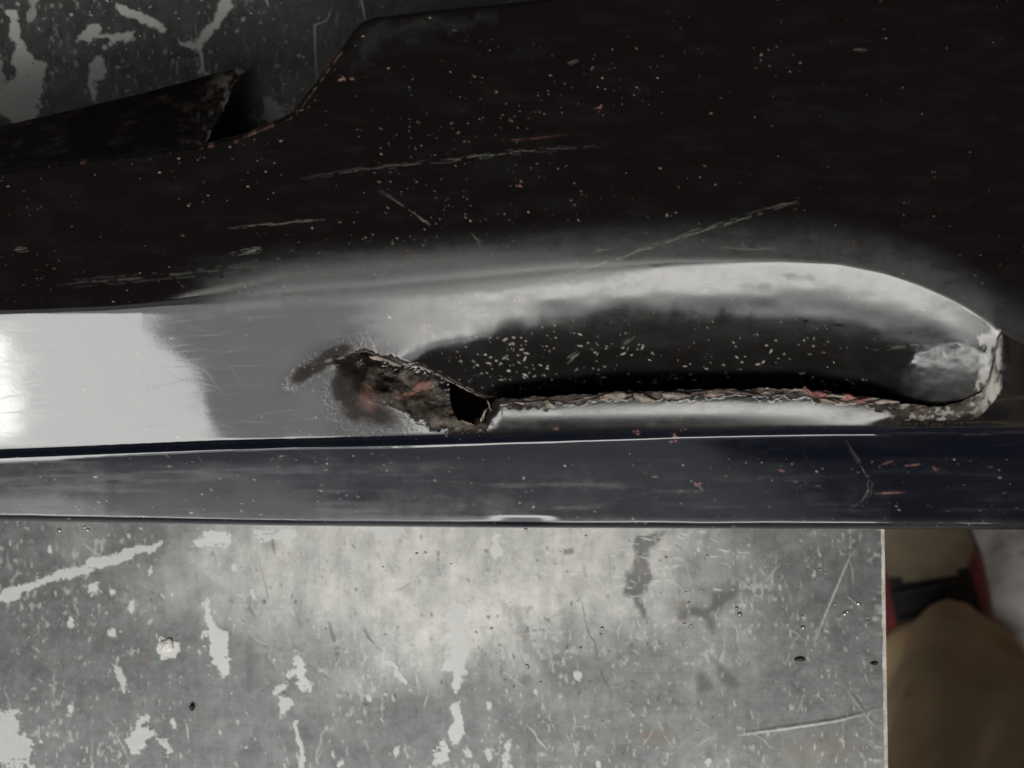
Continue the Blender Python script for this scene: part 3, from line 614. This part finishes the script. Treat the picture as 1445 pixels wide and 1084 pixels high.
# curled shreds along the lip of the tear: each one a part
def zl_at(u, v): return float(PC.at(zL, np.array([u], float), np.array([v], float))[0])*1e-3
def shred(u, v, L, wd, ang, lift, mat, curl=.5):
    n = 7; ps = []; fs = []
    for i in range(n+1):
        t = i/n; uu = u+L*(t-.5)*math.cos(ang); vv = v+L*(t-.5)*math.sin(ang)+R_.uniform(-.6, .6)
        h = wd*(.35+.65*math.sin(math.pi*min(1, t*1.05+.05)))*R_.uniform(.7, 1.2)
        zb = zl_at(uu, vv)+.0002
        for k, (dv, dz) in enumerate(((h*.5, .0), (0, lift*.75*R_.uniform(.7, 1.2)), (-h*.5, lift*R_.uniform(.4, 1.0)*(1-curl)))):
            x, y, zz = unproj(uu+R_.uniform(-.5, .5), vv+dv, zb+dz*1e-3); ps.append((x, y, zz))
        a = 3*i
        if i: 
            for k in range(2): fs.append((a-3+k, a+k, a+k+1, a-3+k+1))
    o = np_mesh('torn_shred', np.array(ps), np.array(fs), mat, panel)
    md = o.modifiers.new('thickness', 'SOLIDIFY'); md.thickness = .0003; md.offset = -1
    return o
for _ in range(30):
    uu = R_.uniform(712, 1236); sv = float(np.interp(uu, u1, Sc+jagL)); big = R_.random() < .3
    shred(uu, sv+R_.uniform(1, 13), R_.uniform(26, 60) if big else R_.uniform(8, 26), R_.uniform(4, 9) if big else R_.uniform(1.5, 4), R_.gauss(-.08, .16), R_.uniform(.05, .35), R_.choice([M_TORN, M_TORN, M_TORND, M_TORND, M_TORNL]), R_.uniform(.2, .9))
for (u, v, L, wd, a, m) in [(776, 571, 16, 14, .3, M_TORNL), (872, 558, 38, 12, -.03, M_TORNL), (910, 562, 34, 13, .25, M_TORNL), (955, 558, 40, 12, 0, M_TORNL), (1128, 550, 26, 5, -.05, M_TORNL), (1158, 556, 22, 10, .2, M_RED), (1140, 551, 16, 8, .6, M_RED), (1200, 560, 20, 9, .3, M_RED), (1216, 565, 18, 8, -.2, M_RED), (1252, 567, 36, 8, .02, M_TORNL), (1170, 566, 30, 5, .25, M_TORNL), (683, 585, 18, 12, -1.1, M_TORNL), (690, 572, 14, 8, 1.2, M_TORNL), (660, 597, 22, 5, .3, M_TORN)]:
    shred(u, v, L, wd, a, 1.0, m, .4)

zL_keep = zL; zL = zU
for (u, v, L, wd, a, m) in [(536, 507, 30, 7, .18, M_TORNL), (556, 514, 22, 8, .35, M_TORNL), (580, 514, 20, 4, -.3, M_TORN), (600, 521, 24, 4, .3, M_TORNL), (628, 535, 30, 4, .5, M_TORN), (655, 549, 26, 4, .45, M_TORNL), (676, 559, 20, 3, .4, M_TORN)]:
    shred(u, v-1, L, wd, a, .5, m, .6)
zL = zL_keep

# ------------------------------------------------------------------ loose bits on the bench
def lump(name, u, v, ru, rv, h, mat, label, cat, seed, group=None):
    x, y, _ = unproj(u, v, 0); r = random.Random(seed)
    bm = bmesh.new(); bmesh.ops.create_icosphere(bm, subdivisions=3, radius=1)
    off = r.uniform(0, 50)
    for q_ in bm.verts:
        c = q_.co; n_ = .65+.8*float(fbm(np.array([c.x*1.7+off]), np.array([c.y*1.7+c.z+off]), seed, 3)[0])
        q_.co = Vector((c.x*ru*K*CH*n_, c.y*rv*K*CH*n_, max(-.15, c.z)*h*n_))
    mz = min(q_.co.z for q_ in bm.verts)
    for q_ in bm.verts: q_.co.z -= mz
    me = bpy.data.meshes.new(name); bm.to_mesh(me); bm.free(); me.materials.append(mat)
    o = link(bpy.data.objects.new(name, me)); o.location = (x, y, BT+.0001); o['label'] = label; o['category'] = cat
    if group: o['group'] = group
    return o
M_CHIPD = mat_simple('dark_debris', (.008, .008, .007), (.05, .045, .04), 600, .6)
M_CHIPW = mat_simple('white_paint_flake', (.5, .5, .47), (.72, .71, .68), 400, .6)
lump('paint_flake', 236, 910, 9, 9, .0010, M_CHIPW, 'loose white paint flake on the left part of the bench', 'paint flake', 3)
lump('grit_crumb', 271, 998, 3.4, 5, .0012, M_CHIPD, 'small black crumb below the white flake, left part of the bench', 'crumb', 5)
lump('grit_crumb', 1129, 930, 8, 3, .0008, M_CHIPD, 'flat black crumb at the lower end of the long groove in the bench', 'crumb', 6)
lump('grit_crumb', 1233, 936, 5, 2.6, .0006, M_CHIPD, 'tiny black crumb right at the white edge of the bench', 'crumb', 8)

# ------------------------------------------------------------------ the photographer's legs, seen past the bench end
M_TRO = mat_cloth('brown_trousers', (.46, .32, .18), (.60, .45, .28))
M_SUEDE = mat_simple('brown_suede', (.17, .135, .085), (.26, .21, .14), 60, .9)
M_BLACK = mat_simple('black_mesh_fabric', (.008, .007, .007), (.022, .018, .017), 200, .85)
M_REDS = mat_simple('red_trim', (.13, .016, .018), (.22, .03, .03), 80, .6)
M_CREAM = mat_simple('cream_lace', (.16, .13, .10), (.26, .22, .17), 200, .8)
M_SOLE = mat_simple('dark_rubber', (.015, .015, .015), (.04, .038, .036), 120, .8)
person = empty('person', (.32, -.15, 0), 'person in brown trousers standing beside the bench end, seen from above', 'person')
def leg_rings(rings, nseg=40):
    """rings: (x, y, z, rx, ry); a closed tapered tube with cloth folds"""
    ps = []
    for i, (x, y, zz, rx, ry) in enumerate(rings):
        a = np.linspace(0, 2*np.pi, nseg, endpoint=False)
        ps.append(np.stack([x+rx*np.cos(a), y+ry*np.sin(a), 0*a+zz], -1))
    return np.array(ps)
def tube(rings, n_out, seed):
    R0 = np.array(rings, float); t = np.linspace(0, 1, len(R0)); tt = np.linspace(0, 1, n_out)
    # smooth resample
    RR = np.stack([np.interp(tt, t, R0[:, k]) for k in range(5)], -1)
    for _ in range(3): RR[1:-1] = (RR[:-2]+2*RR[1:-1]+RR[2:])/4
    ps = leg_rings(RR, 48); a = np.linspace(0, 2*np.pi, 48, endpoint=False)
    A_, T_ = np.meshgrid(a, np.arange(n_out)*1.0)
    f = (fbm(T_*.16+np.sin(A_)*.9, np.cos(A_)*1.3+T_*.05, seed, 3)-.5)*.044+.008*np.sin(T_*.75+2.2*np.sin(A_+seed))*np.exp(-T_/12)
    cen = RR[:, None, :3]; d = ps-cen; ps = cen+d*(1+f[..., None]/np.maximum(.02, np.linalg.norm(d, axis=-1, keepdims=True)))
    return ps
def tube_faces(nr, ns, o=0):
    F_ = []
    for i in range(nr-1):
        for j in range(ns): F_.append((o+i*ns+j, o+i*ns+(j+1) % ns, o+(i+1)*ns+(j+1) % ns, o+(i+1)*ns+j))
    return np.array(F_)
def cap(ps):
    a = ps[0].mean(0); b = ps[-1].mean(0)
    return np.concatenate([(a+(ps[0]-a)*1e-3)[None], ps, (b+(ps[-1]-b)*1e-3)[None]])
L1 = [(.335, -.222, .050, .062, .060), (.326, -.232, .10, .064, .064), (.284, -.264, .30, .070, .072), (.252, -.278, .50, .078, .078), (.30, -.27, .68, .090, .088), (.40, -.28, .88, .105, .10), (.47, -.29, 1.0, .13, .12)]
L2 = [(.600, -.130, .050, .060, .058), (.598, -.150, .10, .062, .062), (.585, -.20, .30, .068, .070), (.575, -.23, .50, .078, .078), (.56, -.26, .68, .090, .090), (.54, -.28, .88, .105, .10), (.50, -.29, 1.0, .13, .12)]
T1 = cap(tube(L1, 56, 3)); T2 = cap(tube(L2, 56, 4))
W1 = cap(tube([(.48, -.285, .93, .17, .115), (.49, -.30, 1.0, .175, .12), (.50, -.31, 1.08, .165, .115)], 10, 5))
PP = np.concatenate([T1.reshape(-1, 3), T2.reshape(-1, 3), W1.reshape(-1, 3)])
FF = np.concatenate([tube_faces(58, 48), tube_faces(58, 48, 58*48), tube_faces(12, 48, 2*58*48)])
tro = np_mesh('trousers', PP, FF, M_TRO, person)
rm = tro.modifiers.new('join', 'REMESH'); rm.mode = 'VOXEL'; rm.voxel_size = .005; rm.use_smooth_shade = True
def wire(name, pts, rad, mat, parent, closed):
    p = np.array(pts)-np.array(person.location); n_ = len(p); ring = []
    for i in range(n_):
        t = (p[(i+1) % n_]-p[i-1]) if closed else (p[min(i+1, n_-1)]-p[max(i-1, 0)])
        t = t/np.linalg.norm(t); a = np.cross(t, (0, 0, 1.)); a = a/np.linalg.norm(a); b = np.cross(a, t)
        ring += [p[i]+rad*(math.cos(k*math.pi/4)*a+math.sin(k*math.pi/4)*b) for k in range(8)]
    F_ = [(i*8+k, i*8+(k+1) % 8, ((i+1) % n_)*8+(k+1) % 8, ((i+1) % n_)*8+k) for i in range(n_ if closed else n_-1) for k in range(8)]
    o_ = np_mesh(name, np.array(ring), np.array(F_), mat); o_.parent = parent; return o_
def shoe(cx, cy, yaw, name_parent):
    """ankle at (cx, cy), toe along local +Y"""
    c, s_ = math.cos(yaw), math.sin(yaw)
    prof = [(-.075, .026, .060), (-.062, .036, .085), (-.03, .040, .100), (.0, .042, .105), (.035, .046, .092), (.07, .049, .074), (.095, .047, .062), (.12, .040, .054), (.15, .033, .047), (.175, .022, .038), (.185, .009, .028)]
    a = np.linspace(0, np.pi, 25); n_ = 60
    pr = np.array(prof); tt = np.linspace(0, 1, n_)**.9; t0 = np.linspace(0, 1, len(pr))
    pr = np.stack([np.interp(tt, t0, pr[:, k]) for k in range(3)], -1)
    for _ in range(4): pr[1:-1] = (pr[:-2]+2*pr[1:-1]+pr[2:])/4
    ly = pr[:, 0:1]+0*a; lx = pr[:, 1:2]*np.sign(np.cos(a))*np.abs(np.cos(a))**.75; lz = .018+(pr[:, 2:3]-.018)*np.sin(a)**.8
    lx = lx+.006*np.sin((ly+.07)*9)
    X_ = cx+c*lx-s_*ly; Y_ = cy+s_*lx+c*ly
    Pp = np.stack([X_, Y_, lz], -1); F_ = grid_faces(n_, 25)
    ym = ly[:-1, :-1]; am = np.repeat(a[None, :-1], n_-1, 0)
    toe = ym > .098+.012*np.cos(2*am); side = (~toe) & ((am < 1.0) | (am > np.pi-1.0)) & (ym > -.01) & (ym < .10)
    vamp = ~toe & ~side
    up = np_mesh('shoe_upper', Pp.reshape(-1, 3), F_[vamp], M_BLACK, person)
    q_ = np_mesh('toe_cap', Pp.reshape(-1, 3), F_[toe], M_SUEDE, person); q2 = np_mesh('side_panel', Pp.reshape(-1, 3), F_[side & (am < 1.5)], M_REDS, person); q4 = np_mesh('side_panel', Pp.reshape(-1, 3), F_[side & (am > 1.5)], M_REDS, person)
    for q3 in (q_, q2, q4):
        q3.parent = up
        q3.location = (0, 0, 0)
    ol = [(pr[i, 1]+.004, pr[i, 0]) for i in range(n_)]+[(-pr[i, 1]-.004, pr[i, 0]) for i in range(n_-1, -1, -1)]
    bm = bmesh.new(); vs = [bm.verts.new((cx+c*(x+.006*math.sin((y+.07)*9))-s_*y, cy+s_*x+c*y, .0005)) for x, y in ol]
    f = bm.faces.new(vs); ex = bmesh.ops.extrude_face_region(bm, geom=[f])
    for e_ in ex['geom']:
        if isinstance(e_, bmesh.types.BMVert): e_.co.z = .020
    for v_ in bm.verts: v_.co -= person.location
    bmesh.ops.recalc_face_normals(bm, faces=bm.faces[:])
    me = bpy.data.meshes.new('sole'); bm.to_mesh(me); bm.free(); me.materials.append(M_SOLE)
    so = bpy.data.objects.new('sole', me); link(so, up)
    # laces and the pull loop
    for k in range(4):
        yy = .030+.018*k; hz = float(np.interp(yy, pr[:, 0], pr[:, 2]))
        pts = []
        for xx in np.linspace(-.026, .026, 9):
            zz = .018+(hz-.018)*max(0, 1-(abs(xx)/.05)**2.4)**.8+.003
            pts.append((cx+c*xx-s_*(yy+.08*xx), cy+s_*xx+c*(yy+.08*xx), zz))
        wire('lace', pts, .0022, M_BLACK, up, False)
shoe(.318, -.232, .14, person)
shoe(.600, -.150, .30, person)
